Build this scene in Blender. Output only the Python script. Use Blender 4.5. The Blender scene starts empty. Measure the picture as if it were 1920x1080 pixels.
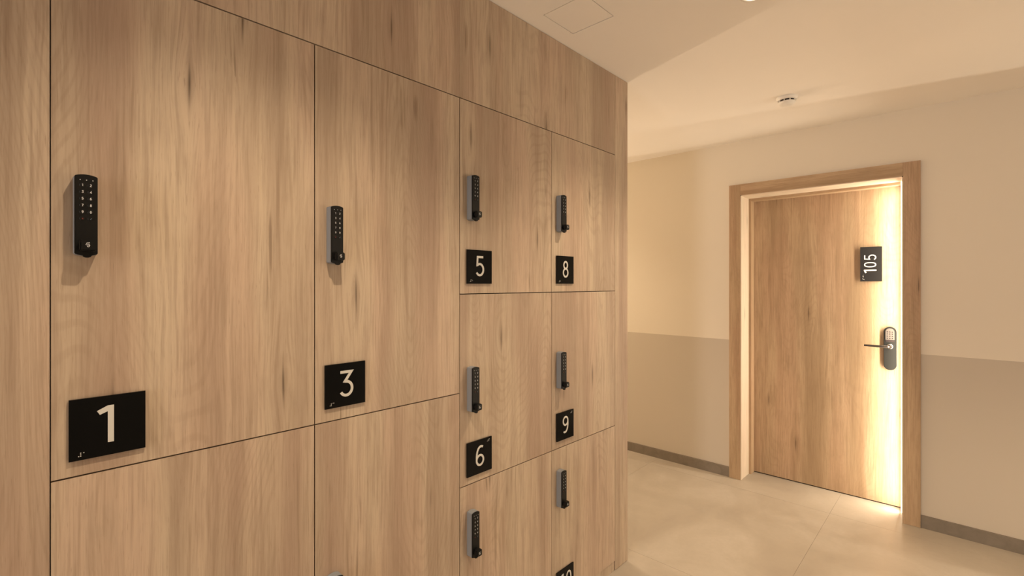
import bpy, bmesh, math, random
from mathutils import Vector, Matrix
random.seed(7)
C = bpy.context.scene.collection
D = 1.25                      # distance camera - locker fronts (m)
HC = 1.127 * D                # camera height
# world: X = along the lockers towards the room door, Y = into the lockers, Z up
def W(u, v, h=None):
    return (u * D, -v * D, 0.0 if h is None else HC + h * D)

# ------------------------------------------------------------------ camera, light, exposure
cam = bpy.data.cameras.new('camera'); camo = bpy.data.objects.new('camera', cam); C.objects.link(camo)
camo.location = (0, 0, HC)
camo.rotation_euler = (math.radians(90), 0, math.radians(43.2 - 90))
cam.sensor_width = 36; cam.lens = 903 / 1920 * 36; cam.shift_y = -8 / 1920; cam.clip_start = 0.02
sc = bpy.context.scene; sc.camera = camo
sc.view_settings.view_transform = 'Standard'; sc.view_settings.look = 'None'
sc.view_settings.gamma = 1; sc.view_settings.use_curve_mapping = False
sc.view_settings.exposure = 0.43
world = bpy.data.worlds.new('world'); sc.world = world; world.use_nodes = True
world.node_tree.nodes['Background'].inputs[0].default_value = (1, .8, .6, 1)
world.node_tree.nodes['Background'].inputs[1].default_value = 0.0

WARM = (1.0, 0.78, 0.53); WARM2 = (1.0, 0.77, 0.54); DAY = (0.98, 0.89, 0.84); LEDC = (1.0, .86, .66)
def area(name, loc, direction, sx, sy, power, col):
    l = bpy.data.lights.new(name, 'AREA'); l.shape = 'RECTANGLE'; l.size = sx; l.size_y = sy
    l.energy = power; l.color = col
    o = bpy.data.objects.new(name, l); C.objects.link(o); o.location = loc
    o.rotation_euler = Vector(direction).to_track_quat('-Z', 'Y').to_euler()
    return o
def spot(name, loc, power, col, ang=116, blend=.75, rad=.022):
    l = bpy.data.lights.new(name, 'SPOT'); l.energy = power; l.color = col
    l.spot_size = math.radians(ang); l.spot_blend = blend; l.shadow_soft_size = rad
    o = bpy.data.objects.new(name, l); C.objects.link(o); o.location = loc
    return o
CEIL = .82
LAMPS = [(.34, -.445), (1.4595, -.432), (-.80, -.445), (-1.9, -.445), (1.46, 1.10), (2.34, -2.05)]  # last pair unseen, added to brighten the far wall right and left of the door
for i, (u, v) in enumerate(LAMPS):
    p = W(u, v, CEIL)
    spot('downlight_beam', (p[0], p[1], p[2] - .012), 150 if v > 0 else 21 if v < -1 else 50, WARM)
# glazed end of the hall behind the camera (cooler light)
area('daylight_opening', W(-2.9, -.30, 0), (1, 0, -.05), .6, 1.7, 45, DAY)
# light from the branch corridor behind the locker block
area('corridor_light', W(2.80, -4.3, -.15), (-.354, -1, .10), .12, 2.0, 62, WARM2)
# led line of the room door (see door_1)
area('door_led_light', W(3.042, -.231, -.32), (0, 1, 0), .016, 1.98, 9.5, LEDC)

# the next room door further right (out of frame) has the same led line
DV2 = 2.486
area('second_door_led_light', W(3.042, -.231 + DV2, -.32), (0, 1, 0), .016, 1.98, 30, LEDC)

# ------------------------------------------------------------------ materials
def newmat(name):
    m = bpy.data.materials.new(name); m.use_nodes = True
    nt = m.node_tree; b = nt.nodes['Principled BSDF']
    return m, nt, b
def N(nt, typ, **kw):
    n = nt.nodes.new(typ)
    for k, v in kw.items():
        if k.startswith('i_'):
            key = k[2:]; key = int(key) if key.isdigit() else key
            n.inputs[key].default_value = v
        else: setattr(n, k, v)
    return n
def math_n(nt, op, a, b=None, c=None, clamp=False):
    n = nt.nodes.new('ShaderNodeMath'); n.operation = op; n.use_clamp = clamp
    for i, x in enumerate((a, b, c)):
        if x is None: continue
        if isinstance(x, (int, float)): n.inputs[i].default_value = x
        else: nt.links.new(x, n.inputs[i])
    return n.outputs[0]
def comb(nt, x, y, z=0.0):
    n = nt.nodes.new('ShaderNodeCombineXYZ')
    for i, s in enumerate((x, y, z)):
        if isinstance(s, (int, float)): n.inputs[i].default_value = s
        else: nt.links.new(s, n.inputs[i])
    return n.outputs[0]
def noise(nt, vec, scale=1.0, detail=2.0, rough=.5, dist=0.0):
    n = nt.nodes.new('ShaderNodeTexNoise'); n.inputs['Scale'].default_value = scale
    n.inputs['Detail'].default_value = detail; n.inputs['Roughness'].default_value = rough
    n.inputs['Distortion'].default_value = dist
    nt.links.new(vec, n.inputs['Vector']); return n.outputs['Fac']
def ramp(nt, fac, stops):
    n = nt.nodes.new('ShaderNodeValToRGB'); cr = n.color_ramp
    while len(cr.elements) < len(stops): cr.elements.new(.5)
    for e, (p, c) in zip(cr.elements, stops):
        e.position = p; e.color = c if len(c) == 4 else (*c, 1)
    nt.links.new(fac, n.inputs[0]); return n.outputs[0]
def mapr(nt, v, a, b, c, d):
    n = nt.nodes.new('ShaderNodeMapRange'); n.clamp = True
    n.interpolation_type = 'SMOOTHSTEP'
    nt.links.new(v, n.inputs[0])
    for i, x in enumerate((a, b, c, d)): n.inputs[i + 1].default_value = x
    return n.outputs[0]
def mixc(nt, fac, a, b, mode='MIX'):
    n = nt.nodes.new('ShaderNodeMix'); n.data_type = 'RGBA'; n.blend_type = mode
    if isinstance(fac, (int, float)): n.inputs[0].default_value = fac
    else: nt.links.new(fac, n.inputs[0])
    for i, x in ((6, a), (7, b)):
        if isinstance(x, tuple): n.inputs[i].default_value = (*x, 1) if len(x) == 3 else x
        else: nt.links.new(x, n.inputs[i])
    return n.outputs[2]

def make_wood(name, light, mid, dark, streak, streak_amt=.5, band=1.0, rough=.48, cath=.24):
    m, nt, b = newmat(name)
    uv = N(nt, 'ShaderNodeUVMap'); uv.uv_map = 'UVMap'
    sep = N(nt, 'ShaderNodeSeparateXYZ'); nt.links.new(uv.outputs[0], sep.inputs[0])
    x, z = sep.outputs[0], sep.outputs[1]
    # knots: sparse cells, the grain bends round them
    kv = comb(nt, math_n(nt, 'MULTIPLY', x, 3.4), math_n(nt, 'MULTIPLY', z, 1.55))
    vor = nt.nodes.new('ShaderNodeTexVoronoi'); vor.voronoi_dimensions = '2D'; vor.inputs['Scale'].default_value = 1
    nt.links.new(kv, vor.inputs['Vector'])
    sub = N(nt, 'ShaderNodeVectorMath', operation='SUBTRACT')
    nt.links.new(kv, sub.inputs[0]); nt.links.new(vor.outputs['Position'], sub.inputs[1])
    ks = N(nt, 'ShaderNodeSeparateXYZ'); nt.links.new(sub.outputs[0], ks.inputs[0])
    kx = math_n(nt, 'DIVIDE', ks.outputs[0], 3.4); kz = math_n(nt, 'DIVIDE', ks.outputs[1], 1.55)
    krnd = N(nt, 'ShaderNodeSeparateColor'); nt.links.new(vor.outputs['Color'], krnd.inputs[0])
    kon = mapr(nt, krnd.outputs[0], .25, .3, 0, 1)
    r2 = math_n(nt, 'ADD', math_n(nt, 'POWER', math_n(nt, 'MULTIPLY', kx, 55.), 2), math_n(nt, 'POWER', math_n(nt, 'MULTIPLY', kz, 14.), 2))
    bend = math_n(nt, 'MULTIPLY', math_n(nt, 'EXPONENT', math_n(nt, 'MULTIPLY', r2, -.35)), kon)
    warp = noise(nt, comb(nt, math_n(nt, 'MULTIPLY', x, 5.), math_n(nt, 'MULTIPLY', z, 1.1)), 1, 3, .55)
    xw = math_n(nt, 'ADD', x, math_n(nt, 'MULTIPLY', math_n(nt, 'SUBTRACT', warp, .5), .035))
    xw = math_n(nt, 'SUBTRACT', xw, math_n(nt, 'MULTIPLY', math_n(nt, 'MULTIPLY', kx, bend), .8))
    # broad staves
    bandn = noise(nt, comb(nt, math_n(nt, 'MULTIPLY', xw, 8.5), math_n(nt, 'MULTIPLY', z, .35), 3.3), 1, 2.5, .6)
    bandf = mapr(nt, bandn, .5 - .16 / band, .5 + .16 / band, 0, 1)
    col = ramp(nt, bandf, [(0, dark), (.45, mid), (1, light)])
    # hue drift (pinkish / yellowish)
    hue = noise(nt, comb(nt, math_n(nt, 'MULTIPLY', xw, 6.), math_n(nt, 'MULTIPLY', z, .8), 9.1), 1, 2, .5)
    col = mixc(nt, mapr(nt, hue, .38, .62, 0, .38), col, (light[0] * 1.0, light[1] * .86, light[2] * .82), 'MULTIPLY') if False else \
        mixc(nt, mapr(nt, hue, .4, .6, 0, .8), col, (.97, .90, .91), 'MULTIPLY')
    # cathedral figure
    lowd = noise(nt, comb(nt, math_n(nt, 'MULTIPLY', xw, 3.6), math_n(nt, 'MULTIPLY', z, .75), 5.), 1, 1.2, .4)
    ph = math_n(nt, 'ADD', math_n(nt, 'MULTIPLY', lowd, 380.), math_n(nt, 'MULTIPLY', xw, 110.))
    ring = math_n(nt, 'SINE', ph)
    cmask = mapr(nt, noise(nt, comb(nt, math_n(nt, 'MULTIPLY', x, 6.), math_n(nt, 'MULTIPLY', z, .6), 17.), 1, 1, .5), .42, .62, 0, 1)
    cat = math_n(nt, 'MULTIPLY', mapr(nt, ring, .2, 1., 0, cath), cmask)
    # fine fibres and pores
    fib = noise(nt, comb(nt, math_n(nt, 'MULTIPLY', xw, 330.), math_n(nt, 'MULTIPLY', z, 7.)), 1, 3, .6)
    fib2 = noise(nt, comb(nt, math_n(nt, 'MULTIPLY', xw, 120.), math_n(nt, 'MULTIPLY', z, 3.4), 4.), 1, 3, .6)
    stk = noise(nt, comb(nt, math_n(nt, 'MULTIPLY', xw, 38.), math_n(nt, 'MULTIPLY', z, 1.5), 21.), 1, 3, .62)
    stf = mapr(nt, stk, .56, .76, 0, streak_amt)
    mot = noise(nt, comb(nt, math_n(nt, 'MULTIPLY', xw, 22.), math_n(nt, 'MULTIPLY', z, 5.), 31.), 1, 4, .6)
    col = mixc(nt, mapr(nt, mot, .46, .7, 0, .45), col, dark)
    col = mixc(nt, stf, col, streak)
    pore = noise(nt, comb(nt, math_n(nt, 'MULTIPLY', xw, 520.), math_n(nt, 'MULTIPLY', z, 22.), 44.), 1, 2, .6)
    col = mixc(nt, mapr(nt, pore, .60, .74, 0, .42), col, streak)
    col = mixc(nt, mapr(nt, pore, .42, .28, 0, .22), col, light)
    crk = noise(nt, comb(nt, math_n(nt, 'MULTIPLY', xw, 75.), math_n(nt, 'MULTIPLY', z, 1.9), 61.), 1, 2, .5)
    crm = mapr(nt, noise(nt, comb(nt, math_n(nt, 'MULTIPLY', x, 9.), math_n(nt, 'MULTIPLY', z, 3.), 71.), 1, 2, .5), .56, .66, 0, 1)
    col = mixc(nt, math_n(nt, 'MULTIPLY', mapr(nt, crk, .60, .68, 0, .55), crm), col, (streak[0] * .6, streak[1] * .55, streak[2] * .5))
    col = mixc(nt, cat, col, streak)
    col = mixc(nt, mapr(nt, fib2, .42, .72, 0, .34), col, streak)
    col = mixc(nt, mapr(nt, fib, .45, .75, 0, .30), col, streak)
    kd = math_n(nt, 'MULTIPLY', math_n(nt, 'EXPONENT', math_n(nt, 'MULTIPLY', r2, -3.2)), kon)
    col = mixc(nt, math_n(nt, 'MULTIPLY', kd, .26), col, (streak[0] * .45, streak[1] * .4, streak[2] * .35))
    kcr = math_n(nt, 'ADD', math_n(nt, 'POWER', math_n(nt, 'MULTIPLY', math_n(nt, 'ADD', kx, math_n(nt, 'MULTIPLY', math_n(nt, 'SUBTRACT', warp, .5), .02)), 420.), 2), math_n(nt, 'POWER', math_n(nt, 'MULTIPLY', kz, 22.), 2))
    kc = math_n(nt, 'MULTIPLY', math_n(nt, 'EXPONENT', math_n(nt, 'MULTIPLY', kcr, -1.)), kon)
    col = mixc(nt, math_n(nt, 'MULTIPLY', kc, .8), col, (streak[0] * .3, streak[1] * .27, streak[2] * .22))
    nt.links.new(col, b.inputs['Base Color'])
    b.inputs['Roughness'].default_value = rough; b.inputs['Specular IOR Level'].default_value = .35
    bp = N(nt, 'ShaderNodeBump'); bp.inputs['Strength'].default_value = .12; bp.inputs['Distance'].default_value = .001
    nt.links.new(fib, bp.inputs['Height']); nt.links.new(bp.outputs[0], b.inputs['Normal'])
    return m
OAK = make_wood('locker_oak', (.515, .418, .315), (.46, .366, .272), (.385, .297, .22), (.22, .15, .10), .5, band=1.2, cath=.15)
DOAK = make_wood('door_oak', (.575, .42, .27), (.50, .36, .225), (.40, .28, .168), (.24, .148, .08), .4, cath=.10)

def plain(name, col, rough=.5, metal=0., spec=.5, emit=None, es=0.):
    m, nt, b = newmat(name)
    b.inputs['Base Color'].default_value = (*col, 1); b.inputs['Roughness'].default_value = rough
    b.inputs['Metallic'].default_value = metal; b.inputs['Specular IOR Level'].default_value = spec
    tc = N(nt, 'ShaderNodeTexCoord')
    ns = noise(nt, tc.outputs['Object'], 260, 2, .5)
    rg = mapr(nt, ns, .3, .7, max(rough - .012, .02), min(rough + .012, 1))
    nt.links.new(rg, b.inputs['Roughness'])
    if emit:
        b.inputs['Emission Color'].default_value = (*emit, 1); b.inputs['Emission Strength'].default_value = es
    return m
def plaster(name, col, bump=.05):
    m, nt, b = newmat(name)
    tc = N(nt, 'ShaderNodeTexCoord')
    n1 = noise(nt, tc.outputs['Object'], 1.3, 3, .5); n2 = noise(nt, tc.outputs['Object'], 180, 3, .6)
    c = mixc(nt, mapr(nt, n1, .3, .7, 0, 1), tuple(x * .985 for x in col), tuple(min(x * 1.015, 1) for x in col))
    nt.links.new(c, b.inputs['Base Color']); b.inputs['Roughness'].default_value = .85
    b.inputs['Specular IOR Level'].default_value = .2
    bp = N(nt, 'ShaderNodeBump'); bp.inputs['Strength'].default_value = bump; bp.inputs['Distance'].default_value = .001
    nt.links.new(n2, bp.inputs['Height']); nt.links.new(bp.outputs[0], b.inputs['Normal'])
    return m, nt, b
CEILM = plaster('ceiling_paint', (.85, .81, .76))[0]
# far walls: two tones of paint, the darker up to dado height
WALLM, wnt, wb = plaster('two_tone_wall_paint', (.70, .66, .60))
tc = N(wnt, 'ShaderNodeTexCoord'); sp = N(wnt, 'ShaderNodeSeparateXYZ'); wnt.links.new(tc.outputs['Object'], sp.inputs[0])
zz = math_n(wnt, 'ADD', sp.outputs[2], 0.0)
lo = math_n(wnt, 'LESS_THAN', zz, HC - .3265 * D)
nn = noise(wnt, tc.outputs['Object'], 1.1, 3, .5)
wc = mixc(wnt, lo, (.825, .765, .66), (.61, .553, .47))
wc = mixc(wnt, mapr(wnt, nn, .3, .7, 0, .04), wc, (.6, .55, .5))
wnt.links.new(wc, wb.inputs['Base Color'])

FLOORM, nt, b = newmat('beige_stoneware')
tc = N(nt, 'ShaderNodeTexCoord'); geo = N(nt, 'ShaderNodeNewGeometry')
pos = geo.outputs['Position']
n1 = noise(nt, pos, 2.6, 5, .6, .6); n2 = noise(nt, pos, 45, 4, .6)
c = ramp(nt, n1, [(.3, (.36, .312, .255)), (.5, (.415, .365, .30)), (.7, (.475, .425, .36))])
c = mixc(nt, mapr(nt, n2, .35, .7, 0, .18), c, (.37, .32, .265))
nt.links.new(c, b.inputs['Base Color']); b.inputs['Specular IOR Level'].default_value = .4
nt.links.new(mapr(nt, n1, .3, .7, .36, .5), b.inputs['Roughness'])
GROUT = plain('grout', (.34, .29, .235), .9)
BASEM, nt, b = newmat('skirting_stoneware')
geo = N(nt, 'ShaderNodeNewGeometry'); n1 = noise(nt, geo.outputs['Position'], 14, 4, .6, 1)
nt.links.new(ramp(nt, n1, [(.3, (.19, .16, .125)), (.7, (.24, .205, .165))]), b.inputs['Base Color']); b.inputs['Roughness'].default_value = .55

BLACK = plain('black_gloss_plate', (.0045, .0045, .0045), .14, 0, .1)
LOCKBLACK = plain('black_lock_plastic', (.005, .005, .005), .42, 0, .2)
SILVER = plain('silver_lock_plastic', (.215, .23, .25), .5, .0, .4)
PRINT = plain('white_print', (.54, .53, .50), .5)
KEYW = plain('key_print_white', (.55, .56, .58), .5)
SIGNW = plain('sign_print_white', (.85, .83, .80), .5)
RED = plain('red_print', (.16, .02, .015), .5); BLUE = plain('slate_print', (.10, .13, .18), .5)
JOAK_LIT = make_wood('led_lit_jamb_oak', (.78, .69, .56), (.75, .66, .53), (.72, .62, .49), (.5, .38, .25), .2, cath=.05)  # oak made paler, the led glare on the jambs put into its colour
DARKCORE = plain('dark_carcass', (.05, .026, .012), .8)
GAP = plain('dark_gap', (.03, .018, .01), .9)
WHITEP = plain('white_plastic', (.80, .77, .72), .45)
SLOT = plain('dark_slot', (.02, .01, .01), .7)
STEEL = plain('brushed_steel', (.22, .19, .165), .38, .6)
LEVERM = plain('dark_lever_metal', (.05, .04, .035), .22, .5, .5)
CHROME = plain('polished_steel', (.75, .72, .68), .15, 1.)
GREYM = plain('dark_steel_escutcheon', (.016, .0155, .014), .5, .0, .3)
SIGN = plain('dark_grey_sign', (.016, .0145, .013), .4, 0, .35)
LENS = plain('lamp_lens', (1, 1, 1), .5, 0, .5, (1, .84, .62), 6)
LEDM = plain('led_diffuser', (1, 1, 1), .5, 0, .5, (1, .84, .62), 3)

# ------------------------------------------------------------------ mesh helpers
def link(name, me, m, parent=None, loc=(0, 0, 0)):
    o = bpy.data.objects.new(name, me); C.objects.link(o)
    if m is not None and not me.materials: me.materials.append(m)
    o.parent = parent; o.location = loc
    return o
def finish(bm, bevel=0., seg=2, uvoff=None, wood_axis='z'):
    if bevel:
        es = [e for e in bm.edges if e.calc_face_angle(0) > .6]
        bmesh.ops.bevel(bm, geom=es, offset=bevel, segments=seg, affect='EDGES', profile=.5)
    bmesh.ops.recalc_face_normals(bm, faces=bm.faces)
    if uvoff is not None:
        l = bm.loops.layers.uv.new('UVMap')
        for f in bm.faces:
            n = f.normal
            for lp in f.loops:
                c = lp.vert.co
                if wood_axis == 'z':
                    a, g = (c.x if abs(n.y) >= abs(n.x) else c.y), c.z
                    if abs(n.z) > .8: a, g = c.x, c.y
                elif wood_axis == 'zx':      # face looks along x, vertical grain
                    a, g = (c.y if abs(n.x) >= abs(n.y) else c.x), c.z
                else:                        # grain along y
                    a, g = (c.z if abs(n.x) > .5 else c.x), c.y
                lp[l].uv = (a + uvoff[0], g + uvoff[1])
    me = bpy.data.meshes.new('m'); bm.to_mesh(me); bm.free()
    return me
def add_box(bm, x0, x1, y0, y1, z0, z1):
    vs = [bm.verts.new(p) for p in [(x0, y0, z0), (x1, y0, z0), (x1, y1, z0), (x0, y1, z0), (x0, y0, z1), (x1, y0, z1), (x1, y1, z1), (x0, y1, z1)]]
    for f in ((0, 3, 2, 1), (4, 5, 6, 7), (0, 1, 5, 4), (1, 2, 6, 5), (2, 3, 7, 6), (3, 0, 4, 7)):
        bm.faces.new([vs[i] for i in f])
def box(name, x0, x1, y0, y1, z0, z1, m, parent=None, bevel=0., uv=None, axis='z'):
    """mesh box whose origin is its lowest corner centre (parent coordinates)"""
    ox, oy, oz = (x0 + x1) / 2, (y0 + y1) / 2, z0
    bm = bmesh.new(); add_box(bm, x0 - ox, x1 - ox, y0 - oy, y1 - oy, 0, z1 - z0)
    me = finish(bm, bevel, 2, uv, axis)
    return link(name, me, m, parent, (ox, oy, oz))
def prism(pts, y0, y1, bevel=0.):
    """polygon in x,z extruded along y"""
    bm = bmesh.new()
    a = [bm.verts.new((p[0], y0, p[1])) for p in pts]; b = [bm.verts.new((p[0], y1, p[1])) for p in pts]
    n = len(pts)
    bm.faces.new(a); bm.faces.new(b[::-1])
    for i in range(n): bm.faces.new((a[i], b[i], b[(i + 1) % n], a[(i + 1) % n]))
    if bevel:
        bmesh.ops.recalc_face_normals(bm, faces=bm.faces)
        es = [e for e in bm.edges if e.calc_face_angle(0) > .9]
        bmesh.ops.bevel(bm, geom=es, offset=bevel, segments=2, affect='EDGES')
    bmesh.ops.recalc_face_normals(bm, faces=bm.faces)
    return bm
def to_mesh(bm, smooth=False):
    me = bpy.data.meshes.new('m'); bm.to_mesh(me); bm.free()
    if smooth:
        for p in me.polygons: p.use_smooth = True
    return me
def lathe(prof, seg=40):
    """profile (r,z) -> revolved mesh"""
    bm = bmesh.new(); rings = []
    for r, z in prof:
        if r < 1e-6: rings.append([bm.verts.new((0, 0, z))])
        else: rings.append([bm.verts.new((r * math.cos(2 * math.pi * i / seg), r * math.sin(2 * math.pi * i / seg), z)) for i in range(seg)])
    for a, b in zip(rings, rings[1:]):
        for i in range(seg):
            j = (i + 1) % seg
            if len(a) == 1 and len(b) == 1: continue
            if len(a) == 1: bm.faces.new((a[0], b[i], b[j]))
            elif len(b) == 1: bm.faces.new((a[i], b[0], a[j]))
            else: bm.faces.new((a[i], b[i], b[j], a[j]))
    bmesh.ops.recalc_face_normals(bm, faces=bm.faces)
    return bm
def empty(name, loc, label, cat, group=None, kind=None, rz=0):
    o = bpy.data.objects.new(name, None); C.objects.link(o); o.location = loc; o.rotation_euler.z = rz
    o.empty_display_size = .05
    return tag(o, label, cat, group, kind)
def tag(o, label=None, cat=None, group=None, kind=None):
    if label: o['label'] = label
    if cat: o['category'] = cat
    if group: o['group'] = group
    if kind: o['kind'] = kind
    return o

# ------------------------------------------------------------------ stroke lettering
def arc(cx, cy, rx, ry, a0, a1, n=22):
    return [(cx + rx * math.cos(math.radians(a0 + (a1 - a0) * i / n)), cy + ry * math.sin(math.radians(a0 + (a1 - a0) * i / n))) for i in range(n + 1)]
ONE = [(.255, 0), (.385, 0), (.385, 1), (.255, 1)]; FLAG = [(.2551, .845), (.2551, 1), (.03, .885), (.09, .775)]
def six():
    stem = [(.47, .90), (.40, .935), (.33, .94), (.25, .92), (.18, .86), (.12, .76), (.08, .62), (.065, .48), (.065, .32)]
    return [('s', stem), ('c', arc(.285, .295, .22, .235, 0, 360, 32)[:-1])]
GLYPH = {
 '1': [('p', ONE), ('p', FLAG)],
 '2': [('s', arc(.27, .72, .20, .22, 165, -20, 14) + [(.40, .52), (.07, .06), (.52, .06)])],
 '3': [('s', [(.05, .935), (.49, .935), (.235, .585), (.29, .575)] + arc(.285, .315, .235, .26, 80, -150, 24))],
 '4': [('s', [(.42, 0), (.42, .94), (.05, .28), (.55, .28)])],
 '5': [('s', [(.49, .935), (.125, .935), (.10, .545)] + arc(.265, .33, .235, .27, 125, -148, 24))],
 '6': six(),
 '7': [('s', [(.05, .935), (.50, .935), (.20, 0)])],
 '8': [('c', arc(.28, .735, .175, .20, 0, 360, 30)[:-1]), ('c', arc(.28, .295, .215, .235, 0, 360, 30)[:-1])],
 '9': [(k, [(.56 - x, 1 - y) for x, y in p]) for k, p in six()],
 '0': [('c', [(.28 + .21 * math.copysign(abs(math.cos(t)) ** .85, math.cos(t)), .5 + .44 * math.copysign(abs(math.sin(t)) ** .85, math.sin(t))) for t in [2 * math.pi * i / 40 for i in range(40)]])],
 'x': [('s', [(.08, .25), (.48, .75)]), ('s', [(.08, .75), (.48, .25)])],
 'v': [('s', [(.05, .5), (.22, .25), (.52, .8)])],
}
def ribbon(bm, pts, closed, t, f, y0, y1):
    n = len(pts); L = []; R = []
    for i in range(n):
        p = Vector(pts[i])
        a = Vector(pts[(i - 1) % n]) if (closed or i > 0) else None
        c = Vector(pts[(i + 1) % n]) if (closed or i < n - 1) else None
        d1 = (p - a).normalized() if a is not None else None
        d2 = (c - p).normalized() if c is not None else None
        if d1 is None: d1 = d2
        if d2 is None: d2 = d1
        n1 = Vector((-d1.y, d1.x)); n2 = Vector((-d2.y, d2.x)); m = (n1 + n2)
        if m.length < 1e-4: m = n1
        m.normalize(); k = min(1 / max(m.dot(n1), .35), 2.2)
        L.append(p + m * t / 2 * k); R.append(p - m * t / 2 * k)
    def V(q, y): x, z = f(q); return bm.verts.new((x, y, z))
    l0 = [V(q, y0) for q in L]; r0 = [V(q, y0) for q in R]; l1 = [V(q, y1) for q in L]; r1 = [V(q, y1) for q in R]
    m = n if closed else n - 1
    for i in range(m):
        j = (i + 1) % n
        bm.faces.new((l0[i], l0[j], r0[j], r0[i])); bm.faces.new((l1[i], r1[i], r1[j], l1[j]))
        bm.faces.new((l0[i], l1[i], l1[j], l0[j])); bm.faces.new((r0[i], r0[j], r1[j], r1[i]))
    if not closed:
        for i in (0, n - 1): bm.faces.new((l0[i], r0[i], r1[i], l1[i]))
def glyph_mesh(ch, f, thick=.125, y0=0., y1=.0012, sx=1.):
    bm = bmesh.new()
    for gi, (k, pts) in enumerate(GLYPH[ch]):
        if gi and k != 'p': y0 += .00012
        if k == 'p':
            a = [bm.verts.new((f(q)[0], y0, f(q)[1])) for q in pts]; b = [bm.verts.new((f(q)[0], y1, f(q)[1])) for q in pts]
            bm.faces.new(a); bm.faces.new(b[::-1]); n = len(pts)
            for i in range(n): bm.faces.new((a[i], b[i], b[(i + 1) % n], a[(i + 1) % n]))
            bmesh.ops.triangulate(bm, faces=[fc for fc in bm.faces if len(fc.verts) > 4])
        else: ribbon(bm, pts, k == 'c', thick, f, y0, y1)
    bmesh.ops.recalc_face_normals(bm, faces=bm.faces)
    return to_mesh(bm)
BR = {'1': '1', '2': '12', '3': '14', '4': '145', '5': '15', '6': '124', '7': '1245', '8': '125', '9': '24', '0': '245'}
DOT = {'1': (0, 2), '2': (0, 1), '3': (0, 0), '4': (1, 2), '5': (1, 1), '6': (1, 0)}
def braille_mesh(digits, p, f, y0, y1):
    pts = []
    for k, cell in enumerate(['3456'] + [BR[c] for c in digits]):
        for d in cell: pts.append((DOT[d][0] * p + k * p * 2.5, DOT[d][1] * p))
    bm = bmesh.new(); r = p * .36
    for (x, z) in pts:
        a = []; b = []
        for i in range(8):
            t = i * math.pi / 4
            q = f((x + r * math.cos(t), z + r * math.sin(t))); q2 = f((x + r * .6 * math.cos(t), z + r * .6 * math.sin(t)))
            a.append(bm.verts.new((q[0], y0, q[1]))); b.append(bm.verts.new((q2[0], y1, q2[1])))
        bm.faces.new(b)
        for i in range(8): bm.faces.new((a[i], a[(i + 1) % 8], b[(i + 1) % 8], b[i]))
    bmesh.ops.recalc_face_normals(bm, faces=bm.faces)
    return to_mesh(bm)

# ------------------------------------------------------------------ room shell
XF = 2.924 * D           # far wall (with the room door)
XB = -3.0 * D            # back wall
YL = D + .50             # wall behind the lockers
YR = -3.2 * D            # right wall
YE = 4.9 * D             # end of the branch corridor
X_END = 1.752 * D        # end of the locker block
ZC = HC + CEIL * D
DV0, DV1 = -.932, -.214  # door opening
HD = .503                # height of the opening's head
y0d, y1d = -DV1 * D, -DV0 * D   # .2675 .. 1.165
zd = HC + HD * D
# floor: large tiles with fine joints, over a grout bed
fl = box('floor', XB - .1, XF + .35, YR - .1, YE + .1, -.05, -.0015, GROUT)
tag(fl, 'beige large-format tiled floor of the hall and corridor', 'floor', kind='structure')
tu = [2.79 * D + k * 1.2 for k in range(-8, 2)]; tv = [.481 * D + k * 1.2 for k in range(-3, 7)]
tme = {}
for i in range(len(tu) - 1):
    for j in range(len(tv) - 1):
        x0, x1 = max(tu[i], XB), min(tu[i + 1], XF + .33); yy0, yy1 = max(tv[j], YR), min(tv[j + 1], YE)
        if x1 - x0 < .02 or yy1 - yy0 < .02: continue
        g = .0006; key = (round(x1 - x0, 3), round(yy1 - yy0, 3))
        if key not in tme:
            bm = bmesh.new(); add_box(bm, g, x1 - x0 - g, g, yy1 - yy0 - g, .048, .050)
            tme[key] = finish(bm, .0006, 1); tme[key].materials.append(FLOORM)
        link('floor_tile', tme[key], None, fl, (x0 - (XB - .1 + XF + .35) / 2, yy0 - (YR - .1 + YE + .1) / 2, 0))
# ceiling with an opening for the access hatch
hu0, hu1, hv0, hv1 = 1.137 * D, 1.290 * D, .783 * D, .937 * D
bm = bmesh.new()
X0, X1, Y0, Y1 = XB - .1, XF + .1, YR - .1, YE + .1
for r in ((X0, hu0, Y0, Y1), (hu1, X1, Y0, Y1), (hu0, hu1, Y0, hv0), (hu0, hu1, hv1, Y1)):
    add_box(bm, *r, ZC, ZC + .03)
add_box(bm, hu0 - .02, hu1 + .02, hv0 - .02, hv1 + .02, ZC + .031, ZC + .05)
ce = link('ceiling', finish(bm), CEILM); tag(ce, 'smooth warm white painted ceiling', 'ceiling', kind='structure')
# far wall (three blocks round the door opening)
def struct(name, boxes, m, label, cat):
    bm = bmesh.new()
    for b_ in boxes: add_box(bm, *b_)
    o = link(name, finish(bm), m); return tag(o, label, cat, kind='structure')
struct('wall_front', [(XF, XF + .30, YR - .1, y0d - DV2 * D - .012, 0, ZC), (XF, XF + .30, y1d - DV2 * D + .012, y0d - .012, 0, ZC), (XF, XF + .30, y0d - DV2 * D - .012, y1d - DV2 * D + .012, zd + .012, ZC), (XF, XF + .30, y1d + .012, YE, 0, ZC), (XF, XF + .30, y0d - .012, y1d + .012, zd + .012, ZC)],
       WALLM, 'painted wall with the room door, cream above and darker beige below', 'wall')
struct('wall_left', [(XB, X_END - .002, YL, YL + .1, 0, ZC), (X_END - .10, X_END - .002, YL + .1, YE, 0, ZC)], WALLM, 'wall behind the locker block', 'wall')
struct('wall_back', [(XB - .1, XB, YR, YL, 0, ZC)], WALLM, 'painted wall at the back of the hall', 'wall')
struct('wall_right', [(XB - .1, XF, YR - .1, YR, 0, ZC)], WALLM, 'painted wall facing the lockers', 'wall')
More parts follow.
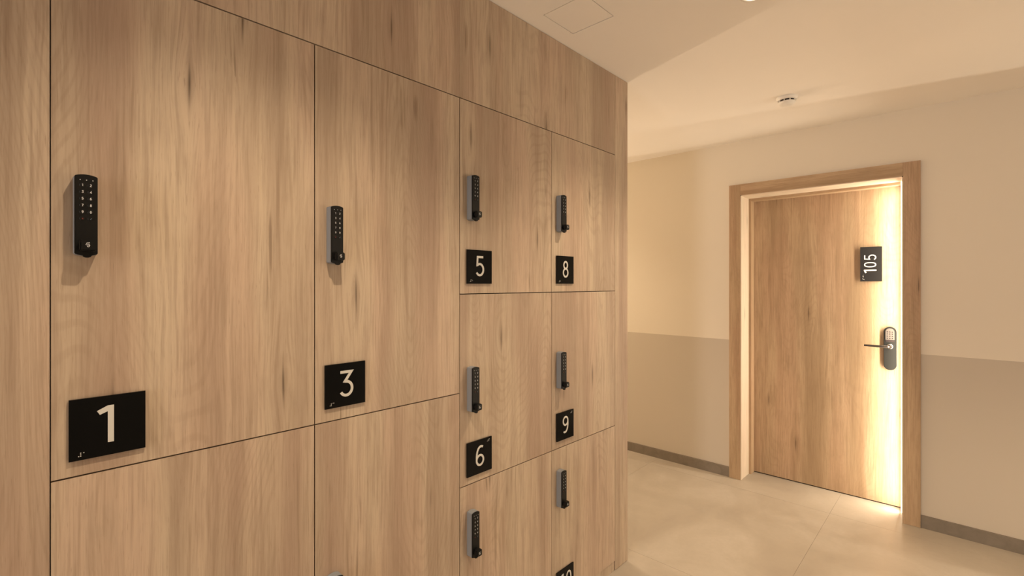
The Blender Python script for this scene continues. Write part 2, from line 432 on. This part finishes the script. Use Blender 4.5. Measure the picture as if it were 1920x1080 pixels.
struct('wall_end', [(X_END - .1, XF + .1, YE, YE + .1, 0, ZC)], WALLM, 'wall closing the side corridor', 'wall')
bh = .0575 * D
for nm, a, b_, lb in (('baseboard_right', (.998 - DV2) * D + .002, .1468 * D - .002, 'low grey-brown tiled skirting right of the room door'), ('baseboard_left', .999 * D, YE, 'low grey-brown tiled skirting left of the room door')):
    o = box(nm, XF - .012, XF, min(a, b_), max(a, b_), 0, bh, BASEM, None, .0015)
    tag(o, lb, 'baseboard', kind='structure')

# ------------------------------------------------------------------ lockers
TOP = .506; COLS = [.052, .456, .857, 1.257, 1.656]; GAPW = .0032
def make_lock():
    """keypad lock, origin at upper left of its back plate; x right, -y out of the door"""
    w, h, d = .0272 * D, .1245 * D, .0225 * D
    t = .0012
    def outline(ins=0., bulge=.0035):
        pts = []
        for i in range(9):                       # top, slightly arched
            k = i / 8; pts.append((ins + (w - 2 * ins) * k, -ins - bulge * (2 * k - 1) ** 2))
        for i in range(9):
            k = 1 - i / 8; pts.append((ins + (w - 2 * ins) * k, -h + ins + bulge * (2 * k - 1) ** 2))
        return pts
    hs = to_mesh(prism(outline(), -d + .003, 0, .0012)); hs.materials.append(SILVER)
    fp = to_mesh(prism(outline(.0003), -d - .0012, -d + .0032, .0009)); fp.materials.append(LOCKBLACK)
    parts = [('faceplate', fp, (0, 0, 0), 'glossy black faceplate of the keypad')]
    yf = -d - .0012
    key = to_mesh(lathe([(0, .0006), (.0040, .0006), (.0047, 0)], 16)); key.transform(Matrix.Rotation(math.pi / 2, 4, 'X')); key.materials.append(LOCKBLACK)
    order = ['1', '2', '3', '4', '5', '6', '7', '8', '9', '0', 'x', 'v']
    s = .0046
    for k, ch in enumerate(order):
        cx = w * (.34 if k % 2 == 0 else .69); cz = -h * (.135 + .082 * (k // 2))
        parts.append(('key_button', key, (cx, yf, cz), None))
        gm = glyph_mesh(ch, lambda q: ((q[0] - .28) * s, (q[1] - .5) * s), .17, -.0004, 0)
        gm.materials.append(RED if ch == 'x' else BLUE if ch == 'v' else KEYW)
        parts.append(('key_numeral' if ch not in 'xv' else 'key_symbol', gm, (cx, yf - .0006, cz), {'x': 'dark red cancel symbol', 'v': 'slate enter symbol'}.get(ch)))
    led = to_mesh(lathe([(0, .0004), (.0007, .0003), (.0009, 0)], 10)); led.transform(Matrix.Rotation(math.pi / 2, 4, 'X')); led.materials.append(KEYW)
    for k in range(3): parts.append(('indicator_light', led, (w * (.24 + .27 * k), yf, -h * .072), None))
    # knob: squared grip on a round collar
    kw = .0120; kz = -h * .872
    bm = prism([(-kw, -kw * .9), (kw, -kw * .9), (kw, kw * .85), (-kw, kw * .85)], -.0175, -.003, .0022)
    kn = to_mesh(bm); kn.materials.append(LOCKBLACK)
    col = to_mesh(lathe([(0, 0), (.0098, 0), (.0105, .002), (.0098, .0042), (0, .0042)], 28)); col.transform(Matrix.Rotation(math.pi / 2, 4, 'X')); col.materials.append(LOCKBLACK)
    parts.append(('knob_collar', col, (w * .53, yf, kz), None))
    parts.append(('knob', kn, (w * .53, yf, kz), 'square black turning knob'))
    bm = bmesh.new(); q = .0048
    f = lambda p: (p[0] * q, p[1] * q)
    ribbon(bm, arc(-.1, .55, .38, .32, 20, 300, 10), False, .16, f, -.0179, -.0175)
    ribbon(bm, [(.15, .3), (.5, -.1), (.2, -.35)], False, .2, f, -.0179, -.0175)
    ribbon(bm, [(-.75, .25), (-.5, -.05)], False, .18, f, -.0179, -.0175)
    ribbon(bm, arc(.05, -.45, .33, .3, 0, 360, 12)[:-1], True, .16, f, -.0179, -.0175)
    ribbon(bm, [(.2, .95), (.5, .85)], False, .18, f, -.0179, -.0175)
    bmesh.ops.recalc_face_normals(bm, faces=bm.faces)
    em = to_mesh(bm); em.materials.append(KEYW)
    parts.append(('knob_emblem', em, (w * .53, yf, kz), 'small pale printed emblem'))
    # tongue under the knob
    tg = to_mesh(prism([(.0, 0), (.014, 0), (.0125, -.0035), (.009, -.005), (.005, -.005), (.0015, -.0035)], -.006, 0, .0006)); tg.materials.append(LOCKBLACK)
    parts.append(('thumb_tab', tg, (w * .53 - .007, -d + .003, -h + .0018), None))
    return hs, parts
LOCK_ME, LOCK_PARTS = make_lock()
def place_lock(parent, x, z):
    o = link('lock', LOCK_ME, None, parent, (x, 0, z)); o['label'] = 'slim silver and black keypad lock'
    for nm, me, loc, lab in LOCK_PARTS:
        p = link(nm, me, None, o, loc)
        if lab: p['label'] = lab
PS = .0945 * D
def plate(parent, x, z, txt, flip=False):
    """number plate with lower left corner at x,z on the door face"""
    bm = bmesh.new(); add_box(bm, 0, PS, -.0065, -.0025, 0, PS)
    o = link('number_plate', finish(bm, .0003, 1), BLACK, parent, (x, 0, z)); o['label'] = 'square black number plate reading ' + txt
    bm = bmesh.new(); add_box(bm, .02, PS - .02, -.0025, 0, .02, PS - .02)
    link('mounting_pad', finish(bm), DARKCORE, o)
    H = PS * .62; s = H
    adv = {1: 0, 2: .60}[len(txt)]
    x0 = PS * .5 - (.27 if len(txt) == 1 else .27 + adv / 2) * s
    if txt == '1': x0 = PS * .49 - .26 * s
    for k, ch in enumerate(txt):
        off = x0 + k * adv * s; zb = PS * .215
        me = glyph_mesh(ch, lambda q: (q[0] * s + off, q[1] * s + zb), .102 if len(txt) == 1 else .10, -.0072, -.0064)
        nm = link('numeral', me, PRINT, o)
    p = .003
    digits = txt if not flip else {'6': '9', '9': '6'}[txt]
    if not flip: f = lambda q: (q[0] + PS * .12, q[1] + PS * .065)
    else: f = lambda q: (PS * .90 - q[0], PS * .935 - q[1])
    link('braille_dots', braille_mesh(digits, p, f, -.0064, -.0072), PRINT, o)

DEP = .47
LOCKERS = [ # column, top, bottom, number, lock top, plate bottom, label
 (0, TOP, -.298, '1', .167, -.2727, 'upper oak locker with the plate reading 1, leftmost of the bank', False),
 (0, -.298, -1.089, None, None, None, 'lower oak locker directly beneath locker 1', False),
 (1, TOP, -.298, '3', .167, -.2694, 'upper oak locker with the plate reading 3, right of locker 1', False),
 (1, -.298, -1.089, None, -.6265, None, 'lower oak locker in the second column with only its lock top in view', False),
 (2, TOP, -.0283, '5', .2985, 0.0, 'top oak locker with the plate reading 5', False),
 (2, -.0283, -.5565, '6', -.2285, -.534, 'middle oak locker with the plate reading 6', True),
 (2, -.5565, -1.089, None, -.6265, None, 'bottom oak locker beneath locker 6, left of locker 10', False),
 (3, TOP, -.0283, '8', .2975, 0.0, 'top oak locker with the plate reading 8, right of locker 5', False),
 (3, -.0283, -.5565, '9', -.2285, -.531, 'middle oak locker with the plate reading 9, right of locker 6', True),
 (3, -.5565, -1.089, '10', -.6265, -1.066, 'bottom oak locker with the plate reading 10', False)]
for k, (c, t, b_, num, lt, pb, lab, flip) in enumerate(LOCKERS):
    u0, u1 = COLS[c] * D, COLS[c + 1] * D; w = u1 - u0; z0 = HC + b_ * D; h = (t - b_) * D
    L = empty('locker', (u0, D, z0), lab, 'locker', 'numbered oak lockers in the wall bank')
    g = GAPW / 2
    uo = (random.uniform(0, 40), random.uniform(0, 20))
    box('door', g, w - g, 0, .018, g, h - g, OAK, L, .0005, uo)
    bm = bmesh.new(); th = .016; e = .0008
    add_box(bm, e, th, .0195, DEP, e, h - e); add_box(bm, w - th, w - e, .0195, DEP, e, h - e)
    add_box(bm, th, w - th, .0195, DEP, e, th); add_box(bm, th, w - th, .0195, DEP, h - th, h - e)
    add_box(bm, th, w - th, DEP - .008, DEP, th, h - th)
    link('carcass', finish(bm), DARKCORE, L)
    if lt is not None: place_lock(L, .0255 * D, (lt - b_) * D)
    if num: plate(L, (.0205 if c < 2 else .0225) * D, (pb - b_) * D, num, flip)
def panel(name, x0, x1, z0, z1, label, y1=D + .018, uv=None, ya=D):
    o = box(name, x0, x1, ya, y1, z0, z1, OAK, None, .0005, uv or (random.uniform(0, 40), random.uniform(0, 20)))
    return tag(o, label, 'panel')
g = GAPW / 2; zt = HC + TOP * D
panel('side_panel', XB + .002, COLS[0] * D - g * .2, .002, ZC - .002, 'full-height oak panel at the left end of the lockers')
panel('end_panel', COLS[4] * D + g * .7, X_END, .002, ZC - .002, 'narrow full-height oak end panel right of lockers 8 to 10', D + .49)
panel('fascia_panel', COLS[0] * D + g, COLS[2] * D - .0003, zt + g, ZC - .002, 'longer oak fascia strip over the two left columns of tall lockers')
panel('fascia_panel', COLS[2] * D + .0003, COLS[4] * D - g * .7, zt + g, ZC - .002, 'shorter oak fascia strip beside the ceiling hatch, over the two right columns')
panel('plinth', COLS[0] * D + g, COLS[4] * D - .004, .001, HC - 1.089 * D - .001, 'low oak plinth under the lockers', D + .022, None, D + .003)

# ------------------------------------------------------------------ room door
door = empty('door_1', (XF, (y0d + y1d) / 2, 0), 'oak room door numbered 105 in a deep lit oak frame', 'door', kind='structure')
ox, oy = XF, (y0d + y1d) / 2
def dbox(name, x0, x1, ya, yb, z0, z1, m=DOAK, bevel=.0006, axis='zx', label=None, parent=door):
    o = box(name, x0 - ox, x1 - ox, ya - oy, yb - oy, z0, z1, m, parent, bevel, (random.uniform(0, 40), random.uniform(0, 20)) if m in (DOAK, JOAK_LIT) else None, axis)
    if label: o['label'] = label
    return o
xc = 2.909 * D; ztop = HC + .570 * D
yo0, yo1 = .1468 * D, .998 * D
dbox('casing_stile', xc, XF, yo0, y0d - .005, .0008, ztop, bevel=.001)
dbox('casing_stile', xc, XF, y1d + .005, yo1, .0008, ztop, bevel=.001)
dbox('casing_header', xc, XF, y0d - .0045, y1d + .0045, zd + .005, ztop, bevel=.001, axis='y')
xd = 3.098 * D; xs = 3.044 * D
dbox('jamb', xc + .003, xd + .06, y0d - .011, y0d, .0008, zd, m=JOAK_LIT)
dbox('jamb', xc + .003, xd + .06, y1d, y1d + .011, .0008, zd, m=JOAK_LIT)
dbox('head_jamb', xc + .003, xd + .06, y0d, y1d, zd, zd + .011, m=JOAK_LIT, axis='y')
sw = .0135 * D
dbox('door_stop', xs, xd - .001, y1d - sw, y1d - .0002, .0008, zd - .0002)
dbox('door_stop', xs, xd - .001, y0d + .0165, y1d - sw, zd - sw, zd - .0002, axis='y')
leaf = dbox('door_leaf', xd, xd + .045, y0d + .003, y1d - .003, .007, zd - .003, label='smooth oak veneer door leaf')
dbox('threshold', xd + .004, xd + .05, y0d, y1d, .0006, .003, m=GAP, bevel=0)
# backing behind the door so no light leaks
dbox('door_backing', xd + .05, xd + .06, y0d, y1d, .0008, zd - .0005, m=GAP, bevel=0)
led = dbox('led_profile', 3.029 * D, 3.056 * D, y0d + .0005, y0d + .016, .004, zd - .004, m=LEDM, bevel=.001, label='vertical glowing light strip along the jamb')

def facing_x(me):   # local (x right, -y out, z up) -> door faces -X, its right is -Y
    me.transform(Matrix(((0, 1, 0, 0), (-1, 0, 0, 0), (0, 0, 1, 0), (0, 0, 0, 1))))
    return me
# sign 105
sw_, sh_ = .091 * D, .179 * D
sg = empty('tmp', (0, 0, 0), None, None); bpy.data.objects.remove(sg)
bm = bmesh.new(); add_box(bm, 0, sw_, -.010, -.006, 0, sh_)
me = facing_x(finish(bm, .0004, 1)); sign = link('number_sign', me, SIGN, door, (xd - ox, .3975 * D - oy, HC + .0125 * D)); sign['label'] = 'dark rectangular sign reading 105 sideways'
bm = bmesh.new(); add_box(bm, .02, sw_ - .02, -.006, 0, .02, sh_ - .02)
link('mounting_pad', facing_x(finish(bm)), SIGN, sign)
s = .066
zc = sh_ * .225; xx = sw_ * .17
pos = [0, .59, 1.31]
for k, ch in enumerate('105'):
    off = pos[k] * s
    me = glyph_mesh(ch, lambda q: (xx + (1 - q[1]) * s, zc + off + q[0] * s), .095, -.0108, -.0099)
    link('numeral', facing_x(me), SIGNW, sign)
me = braille_mesh('105', .0034, lambda q: (sw_ * .16 - q[1] + .002, sh_ * .05 + q[0]), -.0099, -.0108)
link('braille_dots', facing_x(me), SIGNW, sign)
# electronic lock with lever
ew, eh = .051 * D, .219 * D; r = ew / 2
pts = [(r + r * math.cos(math.radians(a)), eh - r + r * math.sin(math.radians(a))) for a in range(0, 181, 12)] + \
      [(r + r * math.cos(math.radians(a)), r + r * math.sin(math.radians(a))) for a in range(180, 361, 12)]
esc = link('lock_escutcheon', facing_x(to_mesh(prism(pts, -.016, 0, .002))), GREYM, door, (xd - ox, .2995 * D - oy, HC - .4377 * D)); esc['label'] = 'grey metal electronic lock escutcheon with rounded ends'
k0 = eh - .082; kw0 = .009
kp = [(kw0, k0), (ew - kw0, k0)] + [(r + (r - kw0) * math.cos(math.radians(a)), eh - r + .0005 + (r - kw0) * math.sin(math.radians(a))) for a in range(0, 181, 15)]
link('keypad', facing_x(to_mesh(prism(kp, -.0205, -.016, .001))), STEEL, esc)['label'] = 'brushed steel keypad'
kb = to_mesh(lathe([(0, .0012), (.0032, .0012), (.0037, 0)], 12)); kb.transform(Matrix.Rotation(math.pi / 2, 4, 'X')); facing_x(kb); kb.materials.append(SLOT)
for i in range(3):
    for j in range(4):
        link('key_button', kb, None, esc, (-.0205, -(r + (i - 1) * .0125), k0 + .010 + j * .0135))
link('card_slot', facing_x(to_mesh(prism([(kw0, k0 - .012), (ew - kw0, k0 - .012), (ew - kw0, k0 - .002), (kw0, k0 - .002)], -.018, -.016, .0005))), SLOT, esc)
zl = (.4377 - .3175) * D
ro = to_mesh(lathe([(0, 0), (.0165, 0), (.0165, .004), (.0145, .006), (.009, .006), (.009, .0), (0, 0)], 32), True); ro.transform(Matrix.Rotation(math.pi / 2, 4, 'X')); facing_x(ro)
link('rose_ring', ro, CHROME, esc, (-.016, -r, zl))
# lever: neck out of the rose, bent towards the hinge side
cu = bpy.data.curves.new('lever', 'CURVE'); cu.dimensions = '3D'; cu.bevel_depth = .0085; cu.bevel_resolution = 5; cu.use_fill_caps = True
spn = cu.splines.new('BEZIER'); P = [(-.016, -r, zl), (-.046, -r, zl), (-.055, -r + .012, zl), (-.056, -r + .128, zl + .001)]
spn.bezier_points.add(3)
for bp_, p in zip(spn.bezier_points, P): bp_.co = p; bp_.handle_left_type = bp_.handle_right_type = 'VECTOR'
for bp_, rad in zip(spn.bezier_points, (1.05, 1.0, .98, .72)): bp_.radius = rad
tmp = bpy.data.objects.new('tmp', cu); C.objects.link(tmp)
me = bpy.data.meshes.new_from_object(tmp.evaluated_get(bpy.context.evaluated_depsgraph_get())); bpy.data.objects.remove(tmp)
for p in me.polygons: p.use_smooth = True
me.materials.clear()
link('lever', me, LEVERM, esc)['label'] = 'straight dark metal lever handle'

# the next door further right, the same but without the sign
def copy_tree(o, parent=None, skip=()):
    c = o.copy(); C.objects.link(c); c.parent = parent
    for ch in list(o.children):
        if ch.name.split('.')[0] not in skip: copy_tree(ch, c, skip)
    return c
d2 = copy_tree(door, None, ('number_sign',)); d2.name = 'door_2'; d2.location.y -= DV2 * D
d2['label'] = 'second oak room door further right along the wall, out of frame'

# ------------------------------------------------------------------ ceiling fittings
# access hatch
e = .0028
hb = box('ceiling_hatch', hu0 + e, hu1 - e, hv0 + e, hv1 - e, ZC + .0005, ZC + .0305, CEILM, None, .0004)
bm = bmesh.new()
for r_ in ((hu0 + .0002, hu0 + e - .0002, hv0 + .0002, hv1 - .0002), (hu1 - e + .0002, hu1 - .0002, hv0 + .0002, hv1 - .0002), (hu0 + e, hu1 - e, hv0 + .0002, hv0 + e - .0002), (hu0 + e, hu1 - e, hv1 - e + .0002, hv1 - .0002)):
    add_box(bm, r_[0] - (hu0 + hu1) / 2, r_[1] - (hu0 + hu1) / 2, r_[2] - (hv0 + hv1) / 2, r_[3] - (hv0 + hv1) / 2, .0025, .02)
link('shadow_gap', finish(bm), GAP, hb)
tag(hb, 'small square white access hatch in the ceiling above the lockers', 'hatch')
# smoke detector
sd = empty('smoke_detector', W(2.374, -.569, CEIL), 'round white smoke detector on the ceiling before the room door', 'smoke detector')
link('base', to_mesh(lathe([(0, 0), (.052, 0), (.052, -.008), (.046, -.017), (0, -.017)], 48), False), WHITEP, sd)
link('slot_ring', to_mesh(lathe([(0, -.0165), (.038, -.0165), (.038, -.028), (0, -.028)], 48)), SLOT, sd)['label'] = 'dark air slots'
link('sensor_cap', to_mesh(lathe([(0, -.0265), (.043, -.0265), (.0425, -.031), (.034, -.041), (.02, -.045), (0, -.046)], 48), True), WHITEP, sd)
rib = bmesh.new(); add_box(rib, .036, .0425, -.0022, .0022, -.0268, -.0168); rib = to_mesh(rib); rib.materials.append(WHITEP)
for k in range(9):
    o = link('rib', rib, None, sd); o.rotation_euler.z = k * math.radians(40) + .25
# downlights
dl_rim = to_mesh(lathe([(.036, -.0005), (.047, -.0005), (.047, -.004), (.041, -.006), (.036, -.004), (.036, -.0005)], 48), True); dl_rim.materials.append(WHITEP)
dl_len = to_mesh(lathe([(0, -.0008), (.0357, -.0008), (.0357, -.003), (0, -.0032)], 48)); dl_len.materials.append(LENS)
for i, (u, v) in enumerate(LAMPS):
    d = empty('downlight', W(u, v, CEIL), 'round white ceiling downlight cut by the top edge of the photo' if i == 1 else ['round white ceiling downlight over the tall lockers, out of frame', '', 'round white ceiling downlight above the camera', 'round white ceiling downlight nearest the back of the hall', 'added ceiling downlight, unseen at far right, brightening the wall right of the room door', 'added ceiling downlight, unseen behind the lockers, brightening the wall left of the room door'][i], 'ceiling lamp', 'ceiling downlights')
    link('rim', dl_rim, None, d); link('lens', dl_len, None, d)
